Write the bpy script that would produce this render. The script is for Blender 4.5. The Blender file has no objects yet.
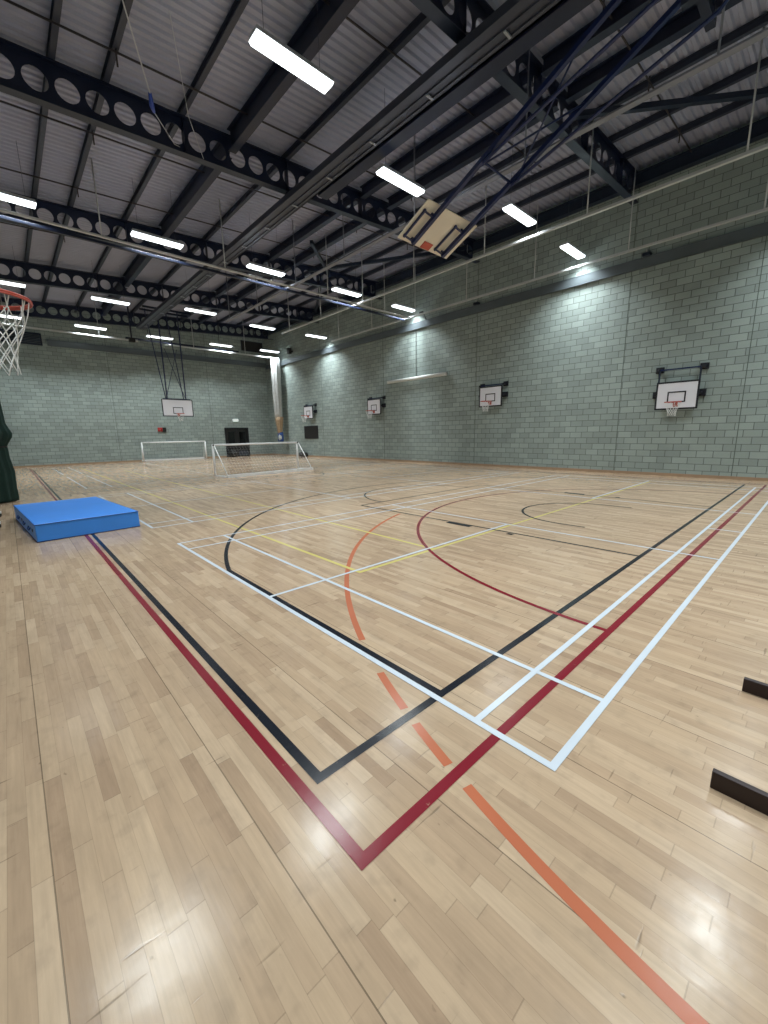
import bpy, math, random
from math import sin, cos, pi, radians
from mathutils import Matrix, Vector

random.seed(7)
S = bpy.context.scene
COL = S.collection

# ------------------------------------------------------------------ camera, world, exposure
YAW, PITCH, ROLL = .7428, .1925, -.0178
CAM = Vector((-1.7674, -.7056, 1.6633))
FPX = 403.35
fw = Vector((sin(YAW)*cos(PITCH), cos(YAW)*cos(PITCH), -sin(PITCH)))
r0 = Vector((cos(YAW), -sin(YAW), 0)); u0 = r0.cross(fw)
rt = r0*cos(ROLL)+u0*sin(ROLL); up = -r0*sin(ROLL)+u0*cos(ROLL)
cd = bpy.data.cameras.new('camera'); cam = bpy.data.objects.new('camera', cd); COL.objects.link(cam)
cd.sensor_fit = 'HORIZONTAL'; cd.sensor_width = 36; cd.lens = FPX/768*36; cd.clip_start = .02; cd.clip_end = 200
M = Matrix((rt, up, -fw)).transposed().to_4x4(); M.translation = CAM
cam.matrix_world = M
S.camera = cam
S.view_settings.view_transform = 'Standard'; S.view_settings.look = 'None'
S.view_settings.gamma = 1; S.view_settings.use_curve_mapping = False
S.view_settings.exposure = -.32
LAMP_STRENGTH = 4.5        # glow of the diffusers
LAMP_WATTS = 178.0         # each lamp's downward light
LAMP_SPREAD = radians(119)
LAMP_COLOR = (.90, .98, 1.0)
w = bpy.data.worlds.new('world'); S.world = w; w.use_nodes = True
w.node_tree.nodes['Background'].inputs[0].default_value = (.5, .6, .7, 1)
w.node_tree.nodes['Background'].inputs[1].default_value = .02
S.cycles.use_denoising = True
S.cycles.max_bounces = 8; S.cycles.diffuse_bounces = 5; S.cycles.glossy_bounces = 4
S.cycles.sample_clamp_indirect = 8

# ------------------------------------------------------------------ dimensions of the hall (metres)
XR, XL, YF, YN = 15.36, -3.0, 32.46, -2.2
def zb(x): return 8.47+.05*(x+.9)          # underside of the sloping roof beams
BEAM = .83
def zp(x): return zb(x)+BEAM               # underside of the purlins
PUR = .18
def zd(x): return zp(x)+PUR                # roof deck

# ------------------------------------------------------------------ materials
class NT:
    def __init__(s, name):
        s.m = bpy.data.materials.new(name); s.m.use_nodes = True; s.t = s.m.node_tree
        s.b = s.t.nodes['Principled BSDF']
    def n(s, typ, **kw):
        nd = s.t.nodes.new(typ)
        for k, v in kw.items(): setattr(nd, k, v)
        return nd
    def l(s, a, b): s.t.links.new(a, b)
    def math(s, op, a, b=None, c=None):
        nd = s.n('ShaderNodeMath', operation=op)
        for i, v in enumerate((a, b, c)):
            if v is None: continue
            if isinstance(v, (int, float)): nd.inputs[i].default_value = v
            else: s.l(v, nd.inputs[i])
        return nd.outputs[0]
    def mix(s, f, a, b, mode='MIX'):
        nd = s.n('ShaderNodeMix', data_type='RGBA', blend_type=mode)
        for i, v in ((0, f), (6, a), (7, b)):
            if isinstance(v, (int, float)): nd.inputs[i].default_value = v
            elif isinstance(v, tuple): nd.inputs[i].default_value = (*v[:3], 1)
            else: s.l(v, nd.inputs[i])
        return nd.outputs[2]

def mat(name, col, rough=.5, metal=0, var=.12, scale=3.0, spec=.5, bump=0, alpha=None):
    t = NT(name); b = t.b
    tc = t.n('ShaderNodeTexCoord'); nz = t.n('ShaderNodeTexNoise'); nz.inputs['Scale'].default_value = scale
    nz.inputs['Detail'].default_value = 4
    t.l(tc.outputs['Object'], nz.inputs['Vector'])
    f = t.math('MULTIPLY_ADD', nz.outputs['Fac'], 2*var, 1-var)
    c = t.mix(1.0, tuple(col), t.n('ShaderNodeCombineColor').outputs[0], 'MULTIPLY')
    cc = [n for n in t.t.nodes if n.bl_idname == 'ShaderNodeCombineColor'][0]
    for i in range(3): t.l(f, cc.inputs[i])
    t.l(c, b.inputs['Base Color'])
    b.inputs['Roughness'].default_value = rough; b.inputs['Metallic'].default_value = metal
    b.inputs['Specular IOR Level'].default_value = spec
    if bump:
        bp = t.n('ShaderNodeBump'); bp.inputs['Strength'].default_value = bump; bp.inputs['Distance'].default_value = .01
        n2 = t.n('ShaderNodeTexNoise'); n2.inputs['Scale'].default_value = scale*12
        t.l(tc.outputs['Object'], n2.inputs['Vector']); t.l(n2.outputs['Fac'], bp.inputs['Height']); t.l(bp.outputs[0], b.inputs['Normal'])
    return t.m

def wood_floor():
    t = NT('maple_strip_floor'); b = t.b
    tc = t.n('ShaderNodeTexCoord'); sp = t.n('ShaderNodeSeparateXYZ'); t.l(tc.outputs['Object'], sp.inputs[0])
    X, Y = sp.outputs[0], sp.outputs[1]
    SW = .0668
    xs = t.math('DIVIDE', t.math('ADD', X, 1.87), SW)
    col = t.math('FLOOR', xs); fx = t.math('FRACT', xs)
    wn = t.n('ShaderNodeTexWhiteNoise', noise_dimensions='1D'); t.l(col, wn.inputs['W'])
    # strips sit in pairs of varying length
    yl = t.math('ADD', t.math('DIVIDE', Y, .62), t.math('MULTIPLY', wn.outputs['Value'], 7.3))
    row = t.math('FLOOR', yl); fy = t.math('FRACT', yl)
    cb = t.n('ShaderNodeCombineXYZ'); t.l(col, cb.inputs[0]); t.l(row, cb.inputs[1])
    w2 = t.n('ShaderNodeTexWhiteNoise', noise_dimensions='2D'); t.l(cb.outputs[0], w2.inputs['Vector'])
    v = w2.outputs['Value']
    rp = t.n('ShaderNodeValToRGB'); t.l(v, rp.inputs[0])
    e = rp.color_ramp.elements; e[0].position = 0; e[0].color = (.335, .23, .153, 1); e[1].position = 1; e[1].color = (.475, .35, .24, 1)
    for p, c in ((.05, (.372, .262, .175, 1)), (.3, (.398, .282, .188, 1)), (.7, (.436, .315, .21, 1))):
        x = e.new(p); x.color = c
    # grain along the strip
    mp = t.n('ShaderNodeMapping'); mp.inputs['Scale'].default_value = (60, 3.2, 1); t.l(tc.outputs['Object'], mp.inputs[0])
    ad = t.n('ShaderNodeVectorMath', operation='ADD'); t.l(mp.outputs[0], ad.inputs[0]); t.l(w2.outputs['Color'], ad.inputs[1])
    g = t.n('ShaderNodeTexNoise'); g.inputs['Scale'].default_value = 1; g.inputs['Detail'].default_value = 5; g.inputs['Roughness'].default_value = .65
    t.l(ad.outputs[0], g.inputs['Vector'])
    gf = t.math('MULTIPLY_ADD', g.outputs['Fac'], .40, .80)
    # broad patches of wear
    n2 = t.n('ShaderNodeTexNoise'); n2.inputs['Scale'].default_value = .45; n2.inputs['Detail'].default_value = 5; t.l(tc.outputs['Object'], n2.inputs['Vector'])
    bf = t.math('MULTIPLY_ADD', n2.outputs['Fac'], .30, .85)
    n3 = t.n('ShaderNodeTexNoise'); n3.inputs['Scale'].default_value = 9; n3.inputs['Detail'].default_value = 3; t.l(tc.outputs['Object'], n3.inputs['Vector'])
    sm = t.n('ShaderNodeMapRange'); t.l(n3.outputs['Fac'], sm.inputs[0]); sm.inputs[1].default_value = .56; sm.inputs[2].default_value = .74; sm.inputs[3].default_value = 1; sm.inputs[4].default_value = .86
    # joints
    edge = t.math('MINIMUM', fx, t.math('SUBTRACT', 1.0, fx))
    j1 = t.math('MULTIPLY_ADD', t.math('LESS_THAN', edge, .018), -.16, 1.0)
    ey = t.math('MINIMUM', fy, t.math('SUBTRACT', 1.0, fy))
    j2 = t.math('MULTIPLY_ADD', t.math('LESS_THAN', ey, .0035), -.22, 1.0)
    ps = t.math('FRACT', t.math('DIVIDE', t.math('ADD', X, 1.87+.004), SW*10))
    j3 = t.math('MULTIPLY_ADD', t.math('LESS_THAN', ps, .0075), -.5, 1.0)
    f = t.math('MULTIPLY', t.math('MULTIPLY', gf, bf), t.math('MULTIPLY', t.math('MULTIPLY', j1, j2), t.math('MULTIPLY', j3, sm.outputs[0])))
    # thin dark scuffs
    m3 = t.n('ShaderNodeMapping'); m3.inputs['Rotation'].default_value = (0, 0, .9); m3.inputs['Scale'].default_value = (2.2, 26, 1); t.l(tc.outputs['Object'], m3.inputs[0])
    n4 = t.n('ShaderNodeTexNoise'); n4.inputs['Scale'].default_value = 1.3; n4.inputs['Detail'].default_value = 2; t.l(m3.outputs[0], n4.inputs['Vector'])
    sc = t.n('ShaderNodeMapRange'); t.l(n4.outputs['Fac'], sc.inputs[0]); sc.inputs[1].default_value = .70; sc.inputs[2].default_value = .76; sc.inputs[3].default_value = 1; sc.inputs[4].default_value = .62
    f = t.math('MULTIPLY', f, sc.outputs[0])
    m5 = t.n('ShaderNodeMapping'); m5.inputs['Scale'].default_value = (22, 11, 1); t.l(tc.outputs['Object'], m5.inputs[0])
    n5 = t.n('ShaderNodeTexNoise'); n5.inputs['Scale'].default_value = 1; n5.inputs['Detail'].default_value = 3; t.l(m5.outputs[0], n5.inputs['Vector'])
    kn = t.n('ShaderNodeMapRange'); t.l(n5.outputs['Fac'], kn.inputs[0]); kn.inputs[1].default_value = .72; kn.inputs[2].default_value = .79; kn.inputs[3].default_value = 1; kn.inputs[4].default_value = .5
    f = t.math('MULTIPLY', f, kn.outputs[0])
    m6 = t.n('ShaderNodeMapping'); m6.inputs['Scale'].default_value = (9, 2.2, 1); t.l(tc.outputs['Object'], m6.inputs[0])
    n6 = t.n('ShaderNodeTexNoise'); n6.inputs['Scale'].default_value = 1; n6.inputs['Detail'].default_value = 6; n6.inputs['Roughness'].default_value = .6; t.l(m6.outputs[0], n6.inputs['Vector'])
    f = t.math('MULTIPLY', f, t.math('MULTIPLY_ADD', n6.outputs['Fac'], .36, .83))
    cc = t.n('ShaderNodeCombineColor')
    for i in range(3): t.l(f, cc.inputs[i])
    t.l(t.mix(1.0, rp.outputs[0], cc.outputs[0], 'MULTIPLY'), b.inputs['Base Color'])
    r = t.math('MULTIPLY_ADD', n3.outputs['Fac'], .16, .09)
    t.l(t.math('MULTIPLY_ADD', v, .05, r), b.inputs['Roughness'])
    b.inputs['Specular IOR Level'].default_value = .24
    bp = t.n('ShaderNodeBump'); bp.inputs['Strength'].default_value = .24; bp.inputs['Distance'].default_value = .004
    hh = t.math('ADD', t.math('MULTIPLY', v, .35), t.math('ADD', t.math('MULTIPLY', f, .6), t.math('MULTIPLY', n3.outputs['Fac'], .8)))
    t.l(hh, bp.inputs['Height']); t.l(bp.outputs[0], b.inputs['Normal'])
    return t.m

def block_wall(name, axis, c1, c2, cm):
    t = NT(name); b = t.b
    tc = t.n('ShaderNodeTexCoord'); sp = t.n('ShaderNodeSeparateXYZ'); t.l(tc.outputs['Object'], sp.inputs[0])
    cb = t.n('ShaderNodeCombineXYZ'); t.l(sp.outputs[axis], cb.inputs[0]); t.l(sp.outputs[2], cb.inputs[1])
    br = t.n('ShaderNodeTexBrick'); br.offset = .5; t.l(cb.outputs[0], br.inputs['Vector'])
    br.inputs['Scale'].default_value = 1; br.inputs['Brick Width'].default_value = .45; br.inputs['Row Height'].default_value = .225
    br.inputs['Mortar Size'].default_value = .009; br.inputs['Mortar Smooth'].default_value = .3
    br.inputs['Color1'].default_value = (*c1, 1); br.inputs['Color2'].default_value = (*c2, 1); br.inputs['Mortar'].default_value = (*cm, 1)
    nz = t.n('ShaderNodeTexNoise'); nz.inputs['Scale'].default_value = 1.1; nz.inputs['Detail'].default_value = 6; t.l(tc.outputs['Object'], nz.inputs['Vector'])
    n2 = t.n('ShaderNodeTexNoise'); n2.inputs['Scale'].default_value = 55; n2.inputs['Detail'].default_value = 3; t.l(tc.outputs['Object'], n2.inputs['Vector'])
    f = t.math('MULTIPLY', t.math('MULTIPLY_ADD', nz.outputs['Fac'], .3, .85), t.math('MULTIPLY_ADD', n2.outputs['Fac'], .3, .85))
    cc = t.n('ShaderNodeCombineColor')
    for i in range(3): t.l(f, cc.inputs[i])
    t.l(t.mix(1.0, br.outputs['Color'], cc.outputs[0], 'MULTIPLY'), b.inputs['Base Color'])
    b.inputs['Roughness'].default_value = .62
    bp = t.n('ShaderNodeBump'); bp.inputs['Strength'].default_value = .8; bp.inputs['Distance'].default_value = .012
    h = t.math('SUBTRACT', t.math('MULTIPLY', n2.outputs['Fac'], .35), br.outputs['Fac'])
    t.l(h, bp.inputs['Height']); t.l(bp.outputs[0], b.inputs['Normal'])
    return t.m

def paint(name, col):
    t = NT(name); b = t.b
    tc = t.n('ShaderNodeTexCoord')
    n = t.n('ShaderNodeTexNoise'); n.inputs['Scale'].default_value = 14; n.inputs['Detail'].default_value = 6; n.inputs['Roughness'].default_value = .7; t.l(tc.outputs['Object'], n.inputs['Vector'])
    mr = t.n('ShaderNodeMapRange'); t.l(n.outputs['Fac'], mr.inputs[0]); mr.inputs[1].default_value = .66; mr.inputs[2].default_value = .76; mr.inputs[3].default_value = 0; mr.inputs[4].default_value = .55
    n2 = t.n('ShaderNodeTexNoise'); n2.inputs['Scale'].default_value = 2; t.l(tc.outputs['Object'], n2.inputs['Vector'])
    f = t.math('MULTIPLY_ADD', n2.outputs['Fac'], .24, .88)
    cc = t.n('ShaderNodeCombineColor')
    for i in range(3): t.l(f, cc.inputs[i])
    base = t.mix(1.0, tuple(col), cc.outputs[0], 'MULTIPLY')
    t.l(t.mix(mr.outputs[0], base, (.45, .34, .24)), b.inputs['Base Color'])
    b.inputs['Roughness'].default_value = .2; b.inputs['Specular IOR Level'].default_value = .28
    bp = t.n('ShaderNodeBump'); bp.inputs['Strength'].default_value = .12; bp.inputs['Distance'].default_value = .004
    t.l(n.outputs['Fac'], bp.inputs['Height']); t.l(bp.outputs[0], b.inputs['Normal'])
    return t.m

def emit(name, col, s):
    t = NT(name); t.b.inputs['Base Color'].default_value = (.9, .9, .9, 1)
    t.b.inputs['Emission Color'].default_value = (*col, 1); t.b.inputs['Emission Strength'].default_value = s
    tc = t.n('ShaderNodeTexCoord'); n = t.n('ShaderNodeTexNoise'); n.inputs['Scale'].default_value = 8; t.l(tc.outputs['Object'], n.inputs['Vector'])
    t.l(t.math('MULTIPLY_ADD', n.outputs['Fac'], .1, .3), t.b.inputs['Roughness'])
    return t.m

BLK1, BLK2, BLKM = (.345, .41, .388), (.262, .315, .297), (.110, .130, .123)
m_floor = wood_floor()
m_wallY = block_wall('painted_blockwork_side', 1, BLK1, BLK2, BLKM)
m_wallX = block_wall('painted_blockwork_end', 0, BLK1, BLK2, BLKM)
m_joint = mat('sealant_joint', (.09, .115, .10), .8)
m_deck = mat('galvanised_roof_deck', (.37, .39, .50), .5, .1, .12, 1.5)
m_steel = mat('dark_navy_steel', (.006, .012, .036), .42, .0, .3, 2.0)
m_steel2 = mat('dark_grey_steel', (.011, .020, .042), .45, .0, .25, 2.0)
m_blue = mat('deep_blue_steel', (.007, .018, .085), .35, 0, .2, 3)
m_rail = mat('pale_grey_rail', (.55, .57, .58), .4, .2, .1, 3)
m_ledge = mat('grey_painted_channel', (.13, .155, .17), .35, .3, .15, 1.5)
m_pur = mat('blue_grey_purlin_steel', (.028, .036, .062), .45, 0, .2, 2)
m_flat = mat('dull_grey_track', (.20, .21, .25), .5, .1, .1, 3)
m_trunk = mat('grey_trunking', (.06, .068, .095), .4, .3, .2, 2)
m_clip = mat('pale_clip', (.3, .32, .36), .4, .2)
m_skirt = mat('brown_skirting', (.38, .255, .165), .45, 0, .2, 4)
m_hous = mat('white_lamp_housing', (.55, .57, .6), .4, .1)
m_white = mat('white_board_face', (.80, .80, .86), .35, 0, .04)
m_black = mat('black_trim', (.012, .013, .02), .45)
m_cream = mat('cream_plywood_back', (.74, .68, .58), .55, 0, .08, 4)
m_ring = mat('orange_red_ring', (.45, .07, .045), .35)
m_net = mat('white_cord', (.80, .80, .80), .8)
m_goal = mat('white_goal_frame', (.90, .91, .92), .3, 0, .05)
m_gnet = mat('fine_white_net_cord', (.55, .55, .55), .8)
m_mat = mat('blue_mat_vinyl', (.045, .25, .78), .42, 0, .1, 2.2, bump=.08)
m_mats = mat('dark_blue_webbing', (.015, .05, .2), .7)
m_curt = mat('dark_green_curtain', (.008, .035, .028), .8, 0, .3, 5, bump=.2)
m_cnet = mat('white_netting_cloth', (.55, .57, .57), .85, 0, .2, 6, bump=.3)
m_tan = mat('tan_netting_cloth', (.42, .30, .19), .85, 0, .25, 9, bump=.3)
m_bag = mat('blue_bag_cloth', (.03, .08, .28), .7, 0, .3, 9)
m_door = mat('black_door_leaf', (.012, .013, .014), .35)
m_glass = mat('dark_glazing', (.004, .005, .006), .08)
m_alu = mat('brushed_metal', (.55, .55, .55), .3, .9)
m_red = mat('red_alarm_casing', (.45, .03, .03), .4)
m_dkwood = mat('dark_stained_wood', (.018, .006, .006), .5, 0, .35, 14)
m_pipe = mat('dark_conduit', (.035, .03, .035), .5)
m_rope = mat('grey_white_rope', (.55, .57, .6), .8)
m_lamp = emit('lamp_diffuser_glow', LAMP_COLOR, LAMP_STRENGTH)
m_exit = emit('exit_sign_glow', (.75, 1.0, .88), .45)
m_bk = mat('black_rubber', (.012, .012, .012), .6)
m_tube = mat('white_tube_cover', (.75, .77, .76), .5)

# ------------------------------------------------------------------ mesh builder
class MB:
    def __init__(s): s.v = []; s.f = []; s.sm = []
    def add(s, vs, fs, smooth=False):
        o = len(s.v); s.v += [tuple(x) for x in vs]; s.f += [tuple(i+o for i in f) for f in fs]; s.sm += [smooth]*len(fs); return s
    def box(s, x0, y0, z0, x1, y1, z1):
        return s.add([(x0, y0, z0), (x1, y0, z0), (x1, y1, z0), (x0, y1, z0), (x0, y0, z1), (x1, y0, z1), (x1, y1, z1), (x0, y1, z1)],
                     [(0, 3, 2, 1), (4, 5, 6, 7), (0, 1, 5, 4), (1, 2, 6, 5), (2, 3, 7, 6), (3, 0, 4, 7)])
    def hexa(s, p):
        return s.add(p, [(0, 3, 2, 1), (4, 5, 6, 7), (0, 1, 5, 4), (1, 2, 6, 5), (2, 3, 7, 6), (3, 0, 4, 7)])
    def bar(s, a, b, w, h=None, upv=(0, 0, 1)):
        h = h or w; a = Vector(a); b = Vector(b); d = (b-a).normalized(); upv = Vector(upv)
        if abs(d.dot(upv)) > .99: upv = Vector((1, 0, 0))
        x = d.cross(upv).normalized()*w/2; y = x.cross(d).normalized()*h/2
        return s.add([a-x-y, a+x-y, a+x+y, a-x+y, b-x-y, b+x-y, b+x+y, b-x+y],
                     [(0, 1, 2, 3), (7, 6, 5, 4), (0, 4, 5, 1), (1, 5, 6, 2), (2, 6, 7, 3), (3, 7, 4, 0)])
    def tube(s, pts, r, n=8, cap=True):
        pts = [Vector(p) for p in pts]; rings = []
        for i, p in enumerate(pts):
            d = (pts[min(i+1, len(pts)-1)]-pts[max(i-1, 0)]).normalized()
            u = Vector((0, 0, 1)) if abs(d.z) < .9 else Vector((1, 0, 0))
            x = d.cross(u).normalized(); y = d.cross(x)
            rr = r[i] if isinstance(r, (list, tuple)) else r
            rings.append([p+x*cos(2*pi*k/n)*rr+y*sin(2*pi*k/n)*rr for k in range(n)])
        vs = [v for q in rings for v in q]; fs = []
        for i in range(len(pts)-1):
            for k in range(n):
                a = i*n+k; b = i*n+(k+1) % n; fs.append((a, a+n, b+n, b))
        if cap: fs += [tuple(range(n)), tuple(range((len(pts)-1)*n, len(pts)*n))[::-1]]
        return s.add(vs, fs, True)
    def torus(s, c, R, r, n=40, m=8, sq=1.0):
        vs = []; fs = []
        for i in range(n):
            a = 2*pi*i/n
            for j in range(m):
                b = 2*pi*j/m; q = R+r*cos(b); vs.append((c[0]+q*cos(a), c[1]+q*sin(a), c[2]+r*sin(b)*sq))
        for i in range(n):
            for j in range(m):
                fs.append((i*m+j, ((i+1) % n)*m+j, ((i+1) % n)*m+(j+1) % m, i*m+(j+1) % m))
        return s.add(vs, fs, True)
    def foldlathe(s, c, prof, n=48, folds=9, amp=.12, seed=0, sx=1, sy=1):
        rd = random.Random(seed); ph = [rd.uniform(0, 6.28) for _ in range(4)]
        vs = []; fs = []
        for (z, r) in prof:
            for k in range(n):
                a = 2*pi*k/n
                q = r*(1+amp*sin(folds*a+ph[0]+.3*sin(z*1.3))+amp*.5*sin((folds*2+1)*a+ph[1]+z*.4))
                vs.append((c[0]+q*cos(a)*sx, c[1]+q*sin(a)*sy, z))
        for i in range(len(prof)-1):
            for k in range(n):
                a = i*n+k; b = i*n+(k+1) % n; fs.append((a, b, b+n, a+n))
        fs += [tuple(range(n))[::-1], tuple(range((len(prof)-1)*n, len(prof)*n))]
        return s.add(vs, fs, True)
    def xf(s, m):
        s.v = [tuple(m @ Vector(v)) for v in s.v]; return s
    def build(s, name, m, parent=None, loc=None, local=False, bevel=0):
        """coordinates are world ones unless local; parent's location is taken off"""
        off = Vector((0, 0, 0))
        if parent is not None and not local: off = parent.location.copy()
        if loc is not None: off = Vector(loc)
        me = bpy.data.meshes.new(name)
        me.from_pydata([(v[0]-off.x, v[1]-off.y, v[2]-off.z) for v in s.v], [], s.f)
        me.polygons.foreach_set('use_smooth', s.sm); me.materials.append(m); me.update()
        o = bpy.data.objects.new(name, me); COL.objects.link(o)
        if parent is not None: o.parent = parent
        elif loc is not None: o.location = loc
        if bevel:
            bv = o.modifiers.new('bevel', 'BEVEL'); bv.width = bevel; bv.segments = 3; bv.limit_method = 'ANGLE'
        return o

def tag(o, label=None, cat=None, group=None, kind=None):
    if label: o['label'] = label
    if cat: o['category'] = cat
    if group: o['group'] = group
    if kind: o['kind'] = kind
    return o
def thing(name, label, cat, loc=(0, 0, 0), rz=0, group=None):
    o = bpy.data.objects.new(name, None); COL.objects.link(o); o.location = loc; o.rotation_euler = (0, 0, rz)
    return tag(o, label, cat, group)
def copy_tree(o, parent=None):
    c = o.copy(); COL.objects.link(c)
    if parent: c.parent = parent
    for ch in [x for x in bpy.data.objects if x.parent == o]: copy_tree(ch, c)
    return c

# ------------------------------------------------------------------ the room shell
floor = MB().box(XL-.3, YN-.3, -.1, XR+.3, YF+.3, 0).build('floor', m_floor); tag(floor, 'honey coloured strip wood sports floor', kind='structure')
wr = MB().box(XR, YN, 0, XR+.3, YF, 11).build('wall_right', m_wallY); tag(wr, 'long pale green painted block wall on the right', kind='structure')
wf = MB().box(XL-.3, YF, 0, 11.35, YF+.3, 10.6).box(13.35, YF, 0, XR+.3, YF+.3, 10.6).box(11.35, YF, 2.34, 13.35, YF+.3, 10.6)
wf = wf.build('wall_far', m_wallX); tag(wf, 'pale green painted block wall at the far end', kind='structure')
wl = MB().box(XL-.3, YN, 0, XL, YF, 10).build('wall_left', m_wallY); tag(wl, kind='structure')
wn_ = MB().box(XL-.3, YN-.3, 0, XR+.3, YN, 11).build('wall_near', m_wallX); tag(wn_, kind='structure')
for i, y in enumerate((1.26, 4.76, 11.2, 17.8, 24.3)):
    MB().box(XR-.004, y-.01, .1, XR+.01, y+.01, 10.1).build('movement_joint', m_joint, wr)
for x in (3.97, 10.4):
    MB().box(x-.01, YF-.004, .1, x+.01, YF+.01, 9.9).build('movement_joint', m_joint, wf)
# roof deck: real trapezoidal corrugation running across the hall
mb = MB(); y = YN-.2; P = .2; prof = []
while y < YF+.2:
    prof += [(y, 0), (y+.07, 0), (y+.10, .045), (y+.17, .045)]; y += P
vs = []; fs = []
for (y, dz) in prof:
    for x in (XL-.2, XR+.2): vs.append((x, y, zd(x)+dz))
for i in range(len(prof)-1): fs.append((2*i, 2*i+1, 2*i+3, 2*i+2))
mb.add(vs, fs)
mb.hexa([(XL-.2, YN-.2, zd(XL)+.06), (XR+.2, YN-.2, zd(XR)+.07), (XR+.2, YF+.2, zd(XR)+.07), (XL-.2, YF+.2, zd(XL)+.06),
         (XL-.2, YN-.2, zd(XL)+.16), (XR+.2, YN-.2, zd(XR)+.17), (XR+.2, YF+.2, zd(XR)+.17), (XL-.2, YF+.2, zd(XL)+.16)])
tag(mb.build('ceiling', m_deck), 'corrugated grey metal roof deck', kind='structure')
tag(MB().box(XR-.025, YN, 0, XR, YF-.03, .10).build('baseboard_right', m_skirt), kind='structure')
tag(MB().box(XL, YF-.025, 0, 11.33, YF, .10).box(13.37, YF-.025, 0, XR, YF, .10).build('baseboard_far', m_skirt), kind='structure')
# grey steel channels along the head of the lower wall
mb = MB().box(XR-.11, YN, 7.12, XR, YF-.14, 7.145).box(XR-.11, YN, 7.43, XR, YF-.14, 7.455).box(XR-.10, YN, 7.12, XR-.085, YF-.14, 7.45)
tag(mb.build('trim_1', m_ledge), 'grey steel channel along the right wall above the lit blockwork', kind='structure')
mb = MB().box(.95, YF-.13, 7.28, XR, YF, 7.305).box(.95, YF-.13, 7.62, XR, YF, 7.645).box(.95, YF-.12, 7.28, XR, YF-.105, 7.64)
tag(mb.build('trim_2', m_ledge), 'grey steel channel along the far wall above the lit blockwork', kind='structure')

# ------------------------------------------------------------------ painted court lines (parts of the floor)
class Lines(MB):
    def __init__(s, z, wd): super().__init__(); s.z = z; s.w = wd; s.dz = 0
    def lift(s): s.dz += 1; return s.z+s.dz*1.6e-5
    def seg(s, x0, y0, x1, y1, wd=None):
        h = (wd or s.w)/2; d = Vector((x1-x0, y1-y0, 0)).normalized(); n = Vector((-d.y, d.x, 0))*h; d = d*h; zz = s.lift()
        a = Vector((x0, y0, 0))-d; b = Vector((x1, y1, 0))+d
        s.add([(p.x, p.y, zz) for p in (a-n, b-n, b+n, a+n)], [(0, 1, 2, 3)])
    def rect(s, x0, y0, x1, y1):
        s.seg(x0, y0, x1, y0); s.seg(x1, y0, x1, y1); s.seg(x1, y1, x0, y1); s.seg(x0, y1, x0, y0)
    def arc(s, cx, cy, R, a0, a1, n=72):
        vs = []; fs = []; zz = s.lift()
        for i in range(n+1):
            a = radians(a0+(a1-a0)*i/n)
            for q in (R-s.w/2, R+s.w/2): vs.append((cx+q*cos(a), cy+q*sin(a), zz))
        for i in range(n): fs.append((2*i, 2*i+1, 2*i+3, 2*i+2))
        s.add(vs, fs)
p_or = paint('orange_floor_paint', (.44, .135, .07)); p_ye = paint('yellow_floor_paint', (.58, .49, .16)); p_bl = paint('black_floor_paint', (.010, .012, .018))
p_re = paint('dark_red_floor_paint', (.19, .014, .024)); p_wh = paint('white_floor_paint', (.56, .61, .67))
def fl(L, name, m, label): o = L.build(name, m, floor); tag(o, label); return o
# orange: five a side goal area arcs, broken where other lines cross
L = Lines(.0008, .054); cx, cy, R = 6.573, -1.554, 7.187
def aof(x, y): return math.degrees(math.atan2(y-cy, x-cx))
gaps = [(-.38, .25), (-.34, .39), (-.25, .71), (-.19, .84), (-.05, 1.23), (.16, 1.67)]
g = [aof(*q) for q in gaps]
a_end = aof(4.1, 5.2)
for a0, a1 in ((184.5, g[0]), (g[1], g[2]), (g[3], g[4]), (g[5], a_end)): L.arc(cx, cy, R, a0, a1)
fl(L, 'football_area_line', p_or, 'faded orange curved line, broken where others cross')
# yellow volleyball
L = Lines(.0014, .05)
L.seg(1.19, 2.97, 1.19, 28.9); L.seg(1.19, 2.97, 13.18, 2.97); L.seg(2.58, 3.0, 2.58, 24.2)
fl(L, 'volleyball_line', p_ye, 'yellow court lines')
# black basketball
L = Lines(.0020, .052)
L.rect(-.87, .78, 13.97, 28.78)
for s_, y0 in ((1, .78), (-1, 28.78)):
    yc = y0+s_*1.6
    a = math.degrees(math.acos(6.5/6.75)); yy = yc+s_*6.75*sin(radians(a))
    L.seg(.07, y0, .07, yy); L.seg(13.07, y0, 13.07, yy)
    L.arc(6.57, yc, 6.75, s_*a, s_*(180-a), 96)
    L.w = .045
    L.seg(4.2, y0, 4.2, y0+s_*5.8); L.seg(9.1, y0, 9.1, y0+s_*5.8); L.seg(4.2, y0+s_*5.8, 9.1, y0+s_*5.8)
    L.arc(6.65, y0+s_*5.8, 1.8, 0, s_*180, 48)
    L.arc(6.65, yc, 1.25, 0, s_*180, 40); L.seg(5.4, yc-s_*.4, 5.4, yc); L.seg(7.9, yc-s_*.4, 7.9, yc)
    for q in (-1, 1):
        xq = 4.2 if q < 0 else 9.1
        L.seg(xq+q*.06, y0+s_*2.72, xq+q*.06, y0+s_*3.1, .14); L.seg(xq+q*.09, y0+s_*1.85, xq+q*.09, y0+s_*1.87, .08)
    L.w = .052
L.seg(-.87, 14.78, 13.97, 14.78)
L.arc(6.57, 14.78, 1.8, 0, 360, 60)
fl(L, 'basketball_line', p_bl, 'black court lines')
# dark red netball
L = Lines(.0026, .054)
L.rect(-.965, .33, 14.2, 30.8); L.w = .05
L.arc(6.65, .33, 4.93, 0, 180, 96); L.arc(6.65, 30.8, 4.93, 180, 360, 96)
fl(L, 'netball_line', p_re, 'dark red court lines')
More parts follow.
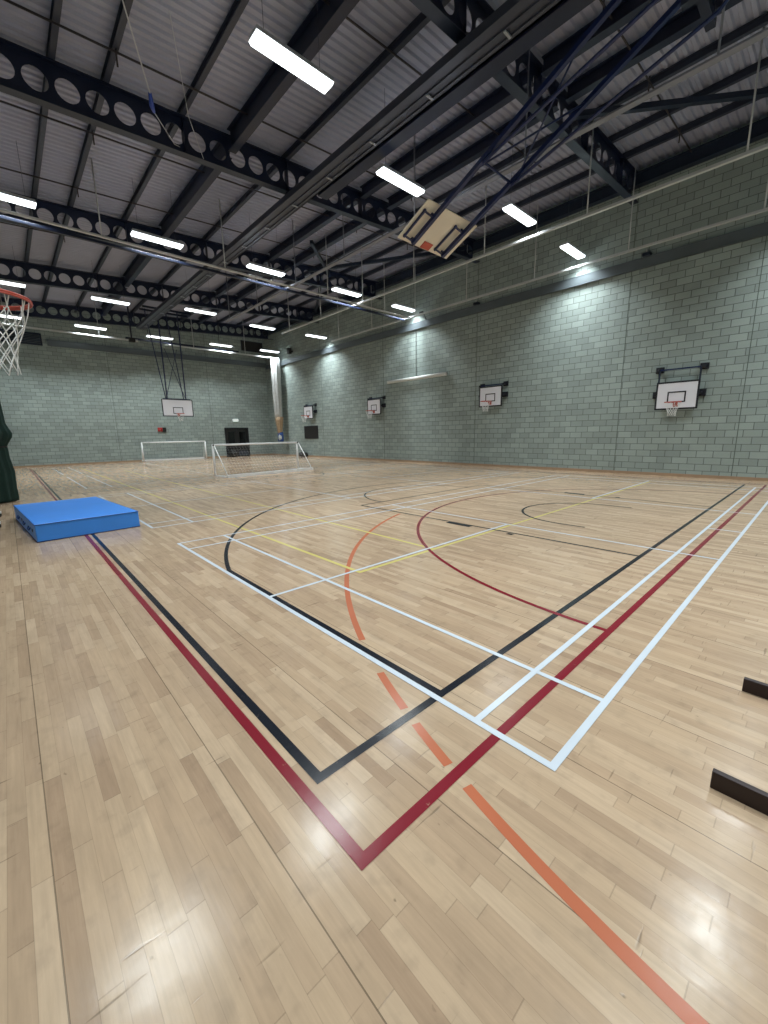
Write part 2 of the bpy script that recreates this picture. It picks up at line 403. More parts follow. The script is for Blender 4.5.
# white badminton courts
for k, y0 in enumerate((0, 7.62, 16.0, 23.7)):
    L = Lines(.0032, .045)
    x1, y1 = 13.38, y0+6.08; a = y0+.02
    L.w = .042; L.seg(.02, a, .02, y1); L.seg(.02, a, x1, a); L.w = .040
    L.seg(x1, a, x1, y1); L.seg(.02, y1, x1, y1)
    L.seg(.02, y0+.48, x1, y0+.48); L.seg(.02, y0+5.62, x1, y0+5.62)
    L.seg(.74, a, .74, y1); L.seg(x1-.72, a, x1-.72, y1)
    L.seg(4.72, a, 4.72, y1); L.seg(8.66, a, 8.66, y1)
    L.seg(.02, y0+3.05, 4.72, y0+3.05); L.seg(8.66, y0+3.05, x1, y0+3.05)
    L.seg(6.7, a, 6.7, y0+.48)
    fl(L, 'badminton_line', p_wh, 'white court lines')

# ------------------------------------------------------------------ door
D = tag(bpy.data.objects.new('door_1', None), 'black double door in the far wall behind the goal', kind='structure'); COL.objects.link(D); D.location = (12.35, YF, 0)
MB().box(11.35, YF-.04, 0, 11.42, YF+.12, 2.34).box(13.28, YF-.04, 0, 13.35, YF+.12, 2.34).box(11.42, YF-.04, 2.27, 13.28, YF+.12, 2.34).build('door_frame', m_black, D)
for q in (0, 1):
    x0 = 11.43+q*.925
    lf = MB().box(x0, YF+.02, .01, x0+.915, YF+.07, 2.26).build('door_leaf', m_door, D)
    MB().box(x0+.2, YF+.012, 1.1, x0+.7, YF+.02, 2.0).build('vision_panel', m_glass, lf, loc=D.location)
    MB().box(x0+.06, YF+.012, .05, x0+.86, YF+.02, .45).build('kick_plate', m_trunk, lf, loc=D.location)
    xb = x0+.1
    MB().tube([(xb, YF-.03, 1.02), (xb+.72, YF-.03, 1.02)], .018).box(xb, YF-.04, 1.0, xb+.03, YF+.02, 1.04).box(xb+.69, YF-.04, 1.0, xb+.72, YF+.02, 1.04).build('push_bar', m_alu, lf, loc=D.location)

# ------------------------------------------------------------------ roof steelwork
BY = [-1.7, 4.85, 11.25, 17.85, 24.35, 30.9]
def beam_web(mb, y):
    x = XL+.35; pitch = .533; R = .218; n = 20
    xs0 = -.80-4*pitch
    while xs0+pitch/2 < XR:
        a, b = xs0-pitch/2, min(xs0+pitch/2, XR)
        lo = max(a, XL)
        zc = zb(xs0)+.41
        full = b-a > pitch*.99 and lo == a
        for sd, yy in ((-1, y-.008), (1, y+.008)):
            if full:
                ring = [(xs0+R*cos(2*pi*k/n), zc+R*sin(2*pi*k/n)) for k in range(n)]
                out = []
                for k in range(n):
                    c, s_ = cos(2*pi*k/n), sin(2*pi*k/n)
                    hx, hz = pitch/2, .41
                    t = min(hx/abs(c) if abs(c) > 1e-6 else 9, hz/abs(s_) if abs(s_) > 1e-6 else 9)
                    out.append((xs0+c*t, zc+s_*t+.05*(c*t)))
                vs = [(p[0], yy, p[1]) for p in ring+out]
                fs = [(k, (k+1) % n, n+(k+1) % n, n+k) for k in range(n)]
                cor = [(xs0+sx*pitch/2, yy, zc+sz*.41+.05*sx*pitch/2) for sx, sz in ((1, 1), (-1, 1), (-1, -1), (1, -1))]
                # corner fill triangles
                o = len(vs); vs += cor
                ang = [math.atan2(.41, pitch/2), pi-math.atan2(.41, pitch/2), pi+math.atan2(.41, pitch/2), 2*pi-math.atan2(.41, pitch/2)]
                for ci, an in enumerate(ang):
                    k = int(an/(2*pi/n)); fs.append((n+k, n+(k+1) % n, o+ci))
                if sd > 0: fs = [f[::-1] for f in fs]
                mb.add(vs, fs)
            else:
                mb.add([(lo, yy, zb(lo)), (b, yy, zb(b)), (b, yy, zb(b)+.82), (lo, yy, zb(lo)+.82)], [(0, 1, 2, 3)])
        if full:
            vs = []
            for k in range(n):
                for yy in (y-.008, y+.008): vs.append((xs0+R*cos(2*pi*k/n), yy, zc+R*sin(2*pi*k/n)))
            mb.add(vs, [(2*k, 2*k+1, (2*k+3) % (2*n), (2*k+2) % (2*n)) for k in range(n)])
        xs0 += pitch
def slab(mb, y0, y1, dz0, dz1, x0=XL, x1=XR):
    mb.hexa([(x0, y0, zb(x0)+dz0), (x1, y0, zb(x1)+dz0), (x1, y1, zb(x1)+dz0), (x0, y1, zb(x0)+dz0),
             (x0, y0, zb(x0)+dz1), (x1, y0, zb(x1)+dz1), (x1, y1, zb(x1)+dz1), (x0, y1, zb(x0)+dz1)])
names = ['', 'nearest in view, above the folded basketball board', 'second from the camera, crossing the whole view', 'third from the camera, just beyond the second row of lights',
         'fourth from the camera, smallest clear row of holes', 'last one, close to the far end wall']
for i, y in enumerate(BY[1:], 1):
    t = thing('cellular_beam', 'dark navy roof beam with round holes, '+names[i], 'roof beam', (6.2, y, zb(6.2)), group='roof beams with round holes')
    mb = MB(); beam_web(mb, y); mb.build('web', m_steel, t)
    mb = MB(); slab(mb, y-.11, y+.11, 0, .022); mb.build('bottom_flange', m_steel2, t)
    mb = MB(); slab(mb, y-.11, y+.11, .808, .83); mb.build('top_flange', m_steel, t)
    mb = MB()
    for x in (2.6, 5.5, 8.35, 11.0, 13.7): mb.box(x-.006, y-.1, zb(x)+.02, x+.006, y+.1, zb(x)+.81)
    mb.build('stiffener', m_steel, t)
ordn = ['first', 'second', 'third', 'fourth', 'fifth', 'sixth', 'seventh', 'eighth', 'ninth', 'tenth']
pur = [-1.5, .05, 1.0, 2.6, 5.5, 7.0, 11.1, 12.65, 13.9]
for i, x in enumerate(pur):
    mb = MB(); z = zp(x)
    q = .055; mb.box(x-q, YN, z, x+q, YF, z+.012); mb.box(x-.006, YN, z+.01, x+.006, YF, z+PUR-.01); mb.box(x-q, YN, z+PUR-.02, x+q, YF, z+PUR-.008)
    o = mb.build('purlin', m_pur, None, loc=(x, 15, z)); tag(o, f'slim dark roof purlin running lengthways, {ordn[i]} from the left of the roof', 'purlin', 'roof purlins')
tie = [(3.8, 'just left of the long grey trunking'), (8.35, 'crossing above the folded basketball board'), (9.6, 'second one right of the long grey trunking')]
for x, nm in tie:
    mb = MB(); dp = .50 if x < 5 else .31; z = zb(x)+.92-dp
    for y0, y1 in zip(BY[:-1], BY[1:]):
        a, b = y0+.12, y1-.12
        mb.box(x-.10, a, z, x+.10, b, z+.018); mb.box(x-.008, a, z+.01, x+.008, b, z+dp); mb.box(x-.10, a, z+dp-.01, x+.10, b, z+dp+.008)
    o = mb.build('tie_beam', m_steel, None, loc=(x, 15, z)); tag(o, 'broad deep dark steel beam running lengthways under the roof, '+nm, 'roof beam', 'lengthways tie beams')
mb = MB().box(15.0, YN, zb(15.1)+.42, 15.25, YF, zb(15.1)+.44).box(15.11, YN, zb(15.1)+.42, 15.13, YF, zb(15.1)+.8).box(15.0, YN, zb(15.1)+.79, 15.25, YF, zb(15.1)+.81)
tag(mb.build('eaves_beam', m_steel2, None, loc=(15.12, 15, 9.7)), 'dark steel beam along the top of the right wall under the deck', 'roof beam')
dg = [((10.2, 4.85), (15.1, -.5), 'upper right corner of the view'), ((10.5, 17.85), (15.1, 11.4), 'beyond the folded basketball board'), ((8.8, 15.0), (11.6, 17.7), 'short one meeting the third beam'),
      ((11.3, 17.85), (15.1, 24.2), 'running from the third beam back to the right wall')]
for (a, b, nm) in dg:
    mb = MB().bar((a[0], a[1], zb(a[0])+.62), (b[0], b[1], zb(b[0])+.62), .13, .13)
    tag(mb.build('diagonal_brace', m_steel2, None, loc=(a[0], a[1], 9.5)), 'dark diagonal roof brace, '+nm, 'brace', 'diagonal roof braces')
# thin conduits running across under the deck
cy_ = [(.3, 7, 15, 'nearest the camera'), (3.3, 7, 15.2, 'over the near right lights'), (6.6, -2.8, 12, 'between the first two holed beams, nearer one'), (10.1, -2.8, 12.2, 'just in front of the second holed beam'), (13.1, -2.8, 14.6, 'just behind the second holed beam'),
       (16.2, -2.8, 12, 'just in front of the third holed beam'), (20.2, -2.8, 12, 'behind the third holed beam'), (26.5, -2.8, 12, 'behind the fourth holed beam')]
for y, x0, x1, nm in cy_:
    t = thing('conduit', 'thin dark conduit crossing under the roof, '+nm, 'conduit', ((x0+x1)/2, y, zp(5)-.1), group='conduits across the roof')
    MB().tube([(x0, y, zp(x0)-.05), (x1, y, zp(x1)-.05)], .022, 6).build('pipe', m_pipe, t)
    x = x0+.9
    while x < x1-.3:
        MB().tube([(x, y, zp(x)-.3), (x, y, zp(x)+.06)], .018, 6).build('stub', m_pipe, t); x += 2.9
# long trunking and the dark box beam beside it
t = thing('cable_trunking', 'long grey double trunking slung below the roof beams, running lengthways', 'trunking', (5.6, 14, 8.35))
mb = MB().box(5.22, YN+.1, 8.36, 5.26, 29.4, 8.52).box(5.26, YN+.1, 8.36, 5.74, 29.4, 8.375).box(5.70, YN+.1, 8.36, 5.74, 29.4, 8.52).box(5.42, YN+.1, 8.33, 5.45, 29.4, 8.36).box(5.60, YN+.1, 8.33, 5.63, 29.4, 8.36)
mb.build('channel', m_trunk, t)
y = .4
while y < 29:
    MB().box(5.43, y-.025, 8.31, 5.62, y+.025, 8.33).build('clip', m_clip, t); y += 1.75
for y in BY[1:5]: MB().box(5.45, y-.03, 8.48, 5.65, y+.03, zb(5.5)).build('hanger', m_steel, t)
t = thing('box_beam', 'dark box beam hung beside the long grey trunking, ending over mid court', 'roof beam', (5.95, 4, 8.35))
MB().box(5.80, YN+.1, 8.36, 6.12, 10.1, 8.60).build('beam', m_steel, t, bevel=.01)
MB().box(5.84, 10.1, 8.38, 6.08, 10.115, 8.58).build('end_cap', m_clip, t)
for y in (-1.7, 4.85): MB().box(5.88, y-.03, 8.6, 6.0, y+.03, zb(5.9)).build('hanger', m_steel, t)

# ------------------------------------------------------------------ hung rails with rods
def rail(label, a, b, rods, wd=.09, ht=.07, m=m_rail, rodr=.019, group='rails hung under the roof', nm='hung_rail'):
    t = thing(nm, label, 'rail', ((a[0]+b[0])/2, (a[1]+b[1])/2, a[2]), group=group)
    mb = MB().bar(a, b, wd, ht)
    mb.build('rail', m, t, bevel=.006)
    for (x, y) in rods:
        ztop = zd(x)-.004
        MB().tube([(x, y, a[2]+.02), (x, y, ztop)], rodr, 6).build('rod', m, t)
    return t
ry = [1.32, 4.72, 8.1, 11.4, 14.6, 18.0, 21.2]
rail('pale lengthways hung rail in the middle of the hall, left of the other two', (7.7, YN+.1, 7.6), (7.7, 21.7, 7.6), [(7.7, y) for y in ry], wd=.15, ht=.04, m=m_flat)
rail('pale lengthways hung rail passing under the third light from the left in each row', (11.2, YN+.1, 7.6), (11.2, 22.1, 7.6), [(11.2, y) for y in ry])
rail('pale lengthways hung rail closest to the right wall', (14.72, YN+.1, 7.6), (14.72, 22.0, 7.6), [(14.72, y) for y in ry])
rail('pale crossways hung rail beneath the second row of lights', (XL+.1, 14.62, 7.54), (14.7, 14.9, 7.54), [(1.2, 14.7), (4.9, 14.75), (9.4, 14.8), (12.8, 14.85)], wd=.10, ht=.05)
rail('dark crossways channel just behind the rail of the second row of lights', (XL+.1, 15.05, 7.52), (14.6, 15.3, 7.52), [], wd=.10, ht=.08, m=m_steel)
rail('pale far crossways rail left of the far hanging basketball board', (XL+.1, 29.2, 7.6), (4.7, 29.4, 7.6), [(-.9, 29.25), (3.2, 29.35)], m=m_rail)
rail('pale far crossways rail ending at the white netting bundle', (6.85, 29.5, 7.62), (14.75, 29.65, 7.62), [(8.6, 29.53), (12.3, 29.6)])
rail('dark far crossways tube with motor boxes above the far hanging board', (4.7, 30.1, 7.85), (12.0, 30.1, 7.85), [(6.0, 30.1), (10.6, 30.1)], wd=.11, ht=.11, m=m_steel, nm='hoist_tube')
t = thing('winch_motor', 'small dark winch motor at the right end of the left far rail', 'motor', (4.9, 29.35, 7.55))
MB().box(4.72, 29.22, 7.5, 5.05, 29.5, 7.72).build('casing', m_bk, t, bevel=.02)
MB().tube([(5.05, 29.36, 7.61), (5.2, 29.36, 7.61)], .07, 12).build('drum', m_alu, t)
MB().box(4.84, 29.3, 7.72, 4.9, 29.42, zd(4.84)-.004).build('hanger', m_steel, t)

# ------------------------------------------------------------------ strip lights
def make_lamp():
    t = thing('strip_light', '', 'light', (0, 0, 8.0), group='ceiling strip lights')
    mb = MB().hexa([(-.765, -.155, .04), (.765, -.155, .04), (.765, .155, .04), (-.765, .155, .04), (-.74, -.12, .13), (.74, -.12, .13), (.74, .12, .13), (-.74, .12, .13)])
    mb.build('housing', m_hous, t, local=True)
    mb = MB().hexa([(-.73, -.125, -.02), (.73, -.125, -.02), (.73, .125, -.02), (-.73, .125, -.02), (-.755, -.145, .04), (.755, -.145, .04), (.755, .145, .04), (-.755, .145, .04)])
    mb.build('diffuser', m_lamp, t, local=True)
    ld = bpy.data.lights.new('lamp_light', 'AREA'); ld.shape = 'RECTANGLE'; ld.size = 1.45; ld.size_y = .24
    ld.energy = LAMP_WATTS; ld.color = LAMP_COLOR; ld.spread = LAMP_SPREAD
    lo = bpy.data.objects.new('lamp_light', ld); COL.objects.link(lo); lo.location = (0, 0, -.024); lo.parent = t
    return t
lamp0 = make_lamp(); used = False
rows = [('in the row nearest the camera', 6.47, [None, (2.87, 6.47), (6.70, 7.63), (10.58, 6.45), (14.35, 6.45)]),
        ('in the second row from the camera', 15.05, [(-.97, 15.02), (2.85, 15.08), (6.70, 15.1), (10.66, 15.08), (14.4, 15.1)]),
        ('in the third row from the camera', 23.1, [(-.97, 23.1), (2.83, 23.1), (6.62, 22.2), (10.5, 23.1), (14.3, 23.1)]),
        ('in the farthest row', 29.4, [(-.97, 29.3), (2.83, 29.25), (6.55, 29.55), (10.47, 29.45), (14.15, 29.3)])]
cols = ['leftmost light', 'second light from the left', 'third light from the left', 'fourth light from the left', 'light nearest the right wall']
for rn, y, ps in rows:
    for ci, p in enumerate(ps):
        if p is None: continue
        o = lamp0 if not used else copy_tree(lamp0); used = True
        o.location = (p[0], p[1], 8.0); o['label'] = f'glowing white strip light, {cols[ci]} {rn}'
        if rn == 'in the row nearest the camera':
            o['label'] = 'glowing white strip light, ' + {1: 'largest one at the top of the view', 2: 'just above the folded basketball board', 3: 'right of the folded basketball board', 4: 'smallest of the near row beside the right wall'}[ci]
        for sx in (-.55, .55):
            z1 = zd(p[0]+sx)-.002
            MB().tube([(sx, 0, .12), (sx, 0, z1-8.0)], .005, 5).build('suspension_wire', m_trunk, o, local=True)
# the row over the near end and the one over the camera's side, outside the frame but lighting the hall
for (x, y) in ((-.97, 6.47), (-.97, -.3), (2.87, -.3), (6.7, -.3), (10.6, -.3), (14.35, -.3)):
    o = copy_tree(lamp0); o.location = (x, y, 8.0); o['label'] = 'strip light outside the view, ' + {(-.97, 6.47): 'left end of the row nearest the camera', (-.97, -.3): 'above the camera position', (2.87, -.3): 'over the near end wall, second from the left', (6.7, -.3): 'over the near end wall, in the middle', (10.6, -.3): 'over the near end wall, second from the right', (14.35, -.3): 'over the near end wall, beside the right wall'}[(x, y)]

# ------------------------------------------------------------------ basketball boards
def board_parts(t, wd, ht, ringz, I=Matrix.Identity(4), local=True, net=True, back=None, netlen=.46):
    """board centred on x, bottom at z 0, front face on y 0 looking to -y"""
    h = wd/2; b = .035
    kw = dict(local=local)
    o = MB().box(-h, 0, 0, h, .025, ht).xf(I).build('board', back or m_cream, t, **kw)
    MB().box(-h+.004, -.003, .004, h-.004, 0, ht-.004).xf(I).build('front_face', m_white, o, **(dict(local=True) if local else dict(loc=t.location)))
    e = .05
    fr = MB().box(-h-.005, -.008, -.01, h+.005, .03, e-.01).box(-h-.005, -.008, ht-e+.01, h+.005, .03, ht+.01).box(-h-.005, -.0085, e-.01, -h+e-.005, .0305, ht-e+.01).box(h-e+.005, -.0085, e-.01, h+.005, .0305, ht-e+.01)
    if back is None: fr.xf(I).build('edge_border', m_black, t, **kw)
    q = .04; a, z0, z1 = .295, ringz+.0, ringz+.40
    if wd < 1.5: a, z1 = .26, ringz+.36
    sq = MB().box(-a, -.009, z0, a, -.003, z0+q).box(-a, -.009, z1-q, a, -.003, z1).box(-a, -.0085, z0+q, -a+q, -.003, z1-q).box(a-q, -.0085, z0+q, a, -.003, z1-q)
    sq.xf(I).build('target_square', m_black, t, **kw)
    cyy = -.15-.225
    MB().torus((0, cyy, ringz), .231, .0095, 44, 8).torus((0, cyy, ringz-.012), .236, .006, 44, 6).xf(I).build('ring', m_ring, t, **kw)
    MB().box(-.07, -.012, ringz-.14, .07, -.002, ringz+.02).box(-.05, -.15, ringz-.02, .05, -.01, ringz+.008).hexa([(-.045, -.13, ringz-.03), (.045, -.13, ringz-.03), (.045, -.012, ringz-.12), (-.045, -.012, ringz-.12), (-.045, -.13, ringz-.015), (.045, -.13, ringz-.015), (.045, -.012, ringz-.015), (-.045, -.012, ringz-.015)]).xf(I).build('ring_bracket', m_ring, t, **kw)
    if net:
        mb = MB(); N = 12
        prof = [(.222, 0), (.205, -.07), (.185, -.14), (.155, -.20), (.132, -.26), (.118, -.31), (.112, -.36), (.118, -.42)]
        for k in range(N):
            for s_ in (1, -1):
                pts = []
                for i, (r, z) in enumerate(prof):
                    j = max(0, i-1)
                    a_ = 2*pi*(k+.5*s_*j+.12*s_*(1 if i == 0 else 0))/N
                    pts.append((r*cos(a_), cyy+r*sin(a_), ringz+z*netlen/.42))
                mb.tube(pts, .0034, 5, False)
        mb.xf(I).build('net', m_net, t, **kw)
def wall_board(arms):
    """wall mounted unit; local -y looks into the hall, wall at y = .30"""
    t = thing('wall_basketball_board', '', 'basketball hoop', group='basketball boards along the right wall')
    board_parts(t, 1.2, .9, .22)
    H = 1.28 if arms else .92
    for sx in (-.62, .62):
        # wall plates
        MB().box(sx-.12, .25, H-.04, sx+.12, .30, H+.16).box(sx-.05, .05, H, sx+.05, .25, H+.08).build('wall_bracket', m_black, t, local=True, bevel=.008)
        MB().box(sx-.13, .20, .40, sx+.13, .30, .62).box(sx-.04, .03, .46, sx+.04, .20, .54).build('lower_bracket', m_black, t, local=True, bevel=.008)
        if arms: MB().bar((sx*.92, .06, .5), (sx*.92, .08, H+.04), .045).build('slide_arm', m_steel2, t, local=True)
        else: MB().bar((sx*.86, .06, .1), (sx*.86, .06, H), .045).build('slide_arm', m_steel2, t, local=True)
    MB().bar((-.62, .10, H+.04), (.62, .10, H+.04), .04).build('cross_bar', m_blue, t, local=True)
    MB().bar((-.6, .07, .5), (.6, .07, .5), .04).build('stretcher', m_steel2, t, local=True)
    return t
bA = wall_board(True); bA.location = (15.06, 2.94, 2.30); bA.rotation_euler = (0, 0, -pi/2)
bA['label'] = 'white wall basketball board lowered below its brackets, nearest on the right wall'
bB = wall_board(False); bB.location = (15.06, 10.18, 2.81); bB.rotation_euler = (0, 0, -pi/2)
bB['label'] = 'white wall basketball board, second nearest on the right wall, right of the long tube'
for y, z, lb in ((18.36, 2.81, 'white wall basketball board left of the long tube, third along the right wall'), (25.76, 2.83, 'white wall basketball board above the dark square panel near the corner')):
    o = copy_tree(bB); o.location = (15.06, y, z); o['label'] = lb
o = copy_tree(bA); o.location = (-2.12, 3.0, 2.33); o.rotation_euler = (0, 0, pi/2)
o['label'] = 'orange basketball ring with white cord net at the left edge of the view'; o['group'] = 'basketball hoops on the left wall'
tag(MB().box(-3.0, 2.2, 2.2, -2.42, 3.8, 4.1).build('wall_pier', m_wallY, None, loc=(-2.76, 3.0, 2.2)), 'blockwork pier carrying the left basketball ring, outside the view', 'pier')

# far suspended hoop
t = thing('hanging_basketball_board', 'large white basketball board hanging from roof poles in front of the far wall', 'basketball hoop', (6.5, 27.3, 2.95), group='roof hung basketball boards')
I = Matrix.Translation((6.5, 27.3, 2.95))
board_parts(t, 1.8, 1.03, .15, I, False)
P0 = [(5.95, 27.36, 3.3), (7.05, 27.36, 3.3)]
for (x, y, z), xt in zip(P0, (5.97, 7.07)):
    MB().tube([(x, y, z), (xt, 27.4, zb(6)+.42)], .038, 8).build('pole', m_blue, t)
for (x, xt) in ((5.9, 5.45), (6.93, 6.62)):
    MB().tube([(x, 27.38, 3.9), (xt, 28.1, zb(6)+.42)], .028, 8).build('rear_stay', m_blue, t)
MB().tube([(5.95, 27.42, 4.1), (6.85, 27.5, 7.0)], .018, 6).build('cross_brace', m_blue, t)
MB().tube([(7.02, 27.42, 4.1), (6.15, 27.5, 7.0)], .018, 6).build('cross_brace', m_blue, t)
MB().bar((5.7, 27.36, 4.0), (7.3, 27.36, 4.0), .05).bar((5.7, 27.36, 3.3), (7.3, 27.36, 3.3), .05).build('board_frame', m_blue, t)
MB().bar((5.2, 27.4, zb(6)+.38), (7.9, 27.4, zb(6)+.38), .1).bar((5.2, 28.1, zb(6)+.38), (7.9, 28.1, zb(6)+.38), .1).build('roof_frame', m_steel, t)

# near suspended hoop, folded up under the roof: back of the board looks down at the camera
zx = Vector((0, -.907, .421)).normalized(); yx = Vector((0, -.421, -.907)).normalized(); xx = yx.cross(zx)
I = Matrix((xx, yx, zx)).transposed().to_4x4(); I.translation = (6.55, 6.74, 6.17)
t = thing('folded_basketball_board', 'cream backed basketball board folded up on blue poles under the roof', 'basketball hoop', (6.55, 6.74, 6.17), group='roof hung basketball boards')
board_parts(t, 1.8, 1.05, .15, I, False, back=m_cream, netlen=.3)
def LP(x, y, z): return I @ Vector((x, y, z))       # x across (mirrored), y behind the board, z up the poles
for s_ in (-1, 1):
    x = -.55*s_+.0
    MB().bar(LP(x, .15, .1), LP(x, .15, 5.45), .085, .085, tuple(yx)).build('pole', m_blue, t)
    # bracket loop between pole and board
    mb = MB()
    for zz in (.14, .82): mb.bar(LP(x+.02, .13, zz), LP(x+.26*1, .06, zz), .035, .035, tuple(zx)); mb.bar(LP(x+.26, .03, zz), LP(x+.26, .07, zz), .05)
    mb.bar(LP(x+.26, .06, .10), LP(x+.26, .06, .86), .04, .04, tuple(yx))
    mb.bar(LP(x, .03, .14), LP(x, .15, .14), .06).bar(LP(x, .03, .82), LP(x, .15, .82), .06)
    mb.build('board_bracket', m_blue, t)
    # rear stay and lift strut
    a = LP(x, .2, 2.2)
    MB().tube([a, (a.x, 1.25, 7.85), (a.x, .6, 8.5)], .032, 8).build('rear_stay', m_blue, t)
    MB().box(a.x-.07, 1.45, 8.2, a.x+.07, 1.75, 8.62).build('pivot_plate', m_steel2, t)
MB().tube([LP(-.55, .15, 2.4), LP(.55, .15, 4.2)], .02, 6).build('cross_brace', m_blue, t)
MB().tube([LP(.55, .15, 2.0), LP(-.55, .15, 3.9)], .02, 6).build('cross_brace', m_blue, t)
MB().tube([LP(-.55, .15, 2.2), LP(.55, .15, 2.2)], .025, 6).build('spreader', m_blue, t)
MB().box(6.42, 0, 0, 6.68, .01, .17).xf(Matrix.Identity(4)) if False else None
MB().box(-.15, .026, .02, .15, .045, .20).xf(I).build('ring_fixing_plate', m_ring, t)
MB().bar((4.9, 1.6, 8.55), (8.3, 1.6, 8.55), .14, .14).bar((4.9, .6, 8.55), (8.3, .6, 8.55), .12, .12).build('roof_frame', m_steel, t)
MB().bar((5.0, 1.6, 8.6), (5.0, 1.6, zp(5)), .08).bar((8.2, 1.6, 8.6), (8.2, 1.6, zp(8.2)), .08).bar((5.0, .6, 8.6), (5.0, .6, zp(5)), .08).bar((8.2, .6, 8.6), (8.2, .6, zp(8.2)), .08).build('roof_hanger', m_steel, t)

# ------------------------------------------------------------------ goals
def goal(label, PL, PR, depth, H, sgn):
    """PL, PR post feet on the floor; the net bag goes sgn*depth along the normal"""
    PL = Vector((*PL, 0)); PR = Vector((*PR, 0)); d = (PR-PL).normalized(); n = Vector((d.y, -d.x, 0))*sgn
    t = thing('five_a_side_goal', label, 'goal', tuple((PL+PR)/2), group='white football goals')
    Z = Vector((0, 0, 1)); r = .045
    BL = PL+n*depth; BR = PR+n*depth
    for p in (PL, PR): MB().tube([p+Z*.0, p+Z*H], r, 10).build('post', m_goal, t)
    MB().tube([PL+Z*H-d*.03, PR+Z*H+d*.03], r, 10).build('crossbar', m_goal, t)
    for p, b in ((PL, BL), (PR, BR)):
        MB().tube([p+Z*H+n*.12, b+Z*.05], .02, 8).build('stay', m_goal, t)
        MB().bar(p+Z*.03, b+Z*.03, .06, .06).build('side_base_bar', m_goal, t)
        MB().tube([p+Z*H, p+Z*H+n*.14], .03, 8).box(*(list(p+Z*(H-.03)-Vector((.03, .03, 0)))+list(p+Z*(H+.035)+Vector((.03, .03, 0))))).build('corner_joint', m_bk, t)
    MB().bar(BL+Z*.05-d*.03, BR+Z*.05+d*.03, .14, .12).build('rear_base_bar', m_goal, t)
    mb = MB(); W = (PR-PL).length; k = int(W/.14)
    for i in range(k+1):
        a = PL+d*(W*i/k); mb.tube([a+Z*H+n*.03, a+n*(depth-.04)+Z*.1], .0022, 3, False)
    for j in range(1, 11):
        f = j/11; a = PL+Z*(H+(.1-H)*f)+n*(depth*f); mb.tube([a, a+d*W], .0022, 3, False)
    for p in (PL, PR):
        for j in range(1, 9):
            f = j/9; mb.tube([p+Z*(H*(1-f)), p+Z*(H*(1-f))+n*(depth*f)], .0022, 3, False)
            mb.tube([p+n*(depth*f)+Z*.05, p+n*(depth*f)+Z*(H*(1-f)+.05)], .0022, 3, False)
    mb.build('net', m_gnet, t)
goal('white five a side goal with open net, standing nearer on the court', (4.58, 16.75), (8.80, 17.1), 1.12, 1.30, 1)
goal('white five a side goal standing against the far wall', (5.12, 31.45), (9.2, 30.95), .9, 1.32, -1)

# ------------------------------------------------------------------ crash mat
t = thing('crash_mat', 'thick bright blue crash mat lying on the floor at the left', 'mat', (-.98, 9.45, 0))
c4 = [(-1.62, 7.86), (-.11, 7.98), (-.37, 10.98), (-1.84, 10.86)]
mb = MB().hexa([(x, y, 0) for x, y in c4]+[(x, y, .305) for x, y in c4]); cover = mb.build('cover', m_mat, t, bevel=.02)
def edge_tube(z):
    pts = [(x, y, z) for x, y in c4]; return pts+[pts[0]]
for k in range(4):
    a = Vector((*c4[k], 0)); b = Vector((*c4[(k+1) % 4], 0)); ctr = Vector((-.98, 9.46, 0))
    pass
mb = MB()
for z in (.293, .012):
    e = edge_tube(z)
    for a, b in zip(e[:-1], e[1:]): mb.tube([a, b], .0065, 6)
mb.build('piping', m_mats, t)
dl = (Vector((*c4[3], 0))-Vector((*c4[0], 0))).normalized(); nl = Vector((-dl.y, dl.x, 0))
for f in (.7, 1.35, 2.2):
    p = Vector((*c4[0], .15))+dl*f+nl*.004
    MB().tube([p-dl*.11+Vector((0, 0, .02)), p-dl*.08+nl*.02-Vector((0, 0, .02)), p+dl*.08+nl*.02-Vector((0, 0, .02)), p+dl*.11+Vector((0, 0, .02))], .012, 6).build('handle', m_mats, t)
for f in (.35, 1.75):
    p = Vector((*c4[0], .16))+dl*f+nl*.002
    MB().tube([p, p+nl*.006], .03, 14).build('air_vent', m_bk, t)

# ------------------------------------------------------------------ gathered green curtain
t = thing('divider_curtain', 'dark green curtain gathered and tied at the left edge', 'curtain', (-2.4, 14.4, 0))
pr = [(.02, .56), (.10, .57), (.35, .56), (.8, .58), (1.2, .60), (1.42, .60), (1.50, .59), (1.60, .64), (1.74, .72), (1.84, .74), (1.95, .70), (2.1, .65), (2.6, .64), (3.5, .64), (5.5, .62), (7.45, .60)]
MB().foldlathe((-2.3, 14.4), [(z, r-.07 if z > 1 else r) for z, r in pr], 110, 15, .06, 3, .98, .7).build('cloth', m_curt, t)
MB().tube([(-2.3+.54*cos(a*pi/12), 14.4+.385*sin(a*pi/12), 1.49) for a in range(25)], .02, 6).build('tie_band', m_bk, t)
MB().box(-2.9, 14.38, 7.5, -1.9, 14.44, 7.56).build('top_track', m_rail, t)

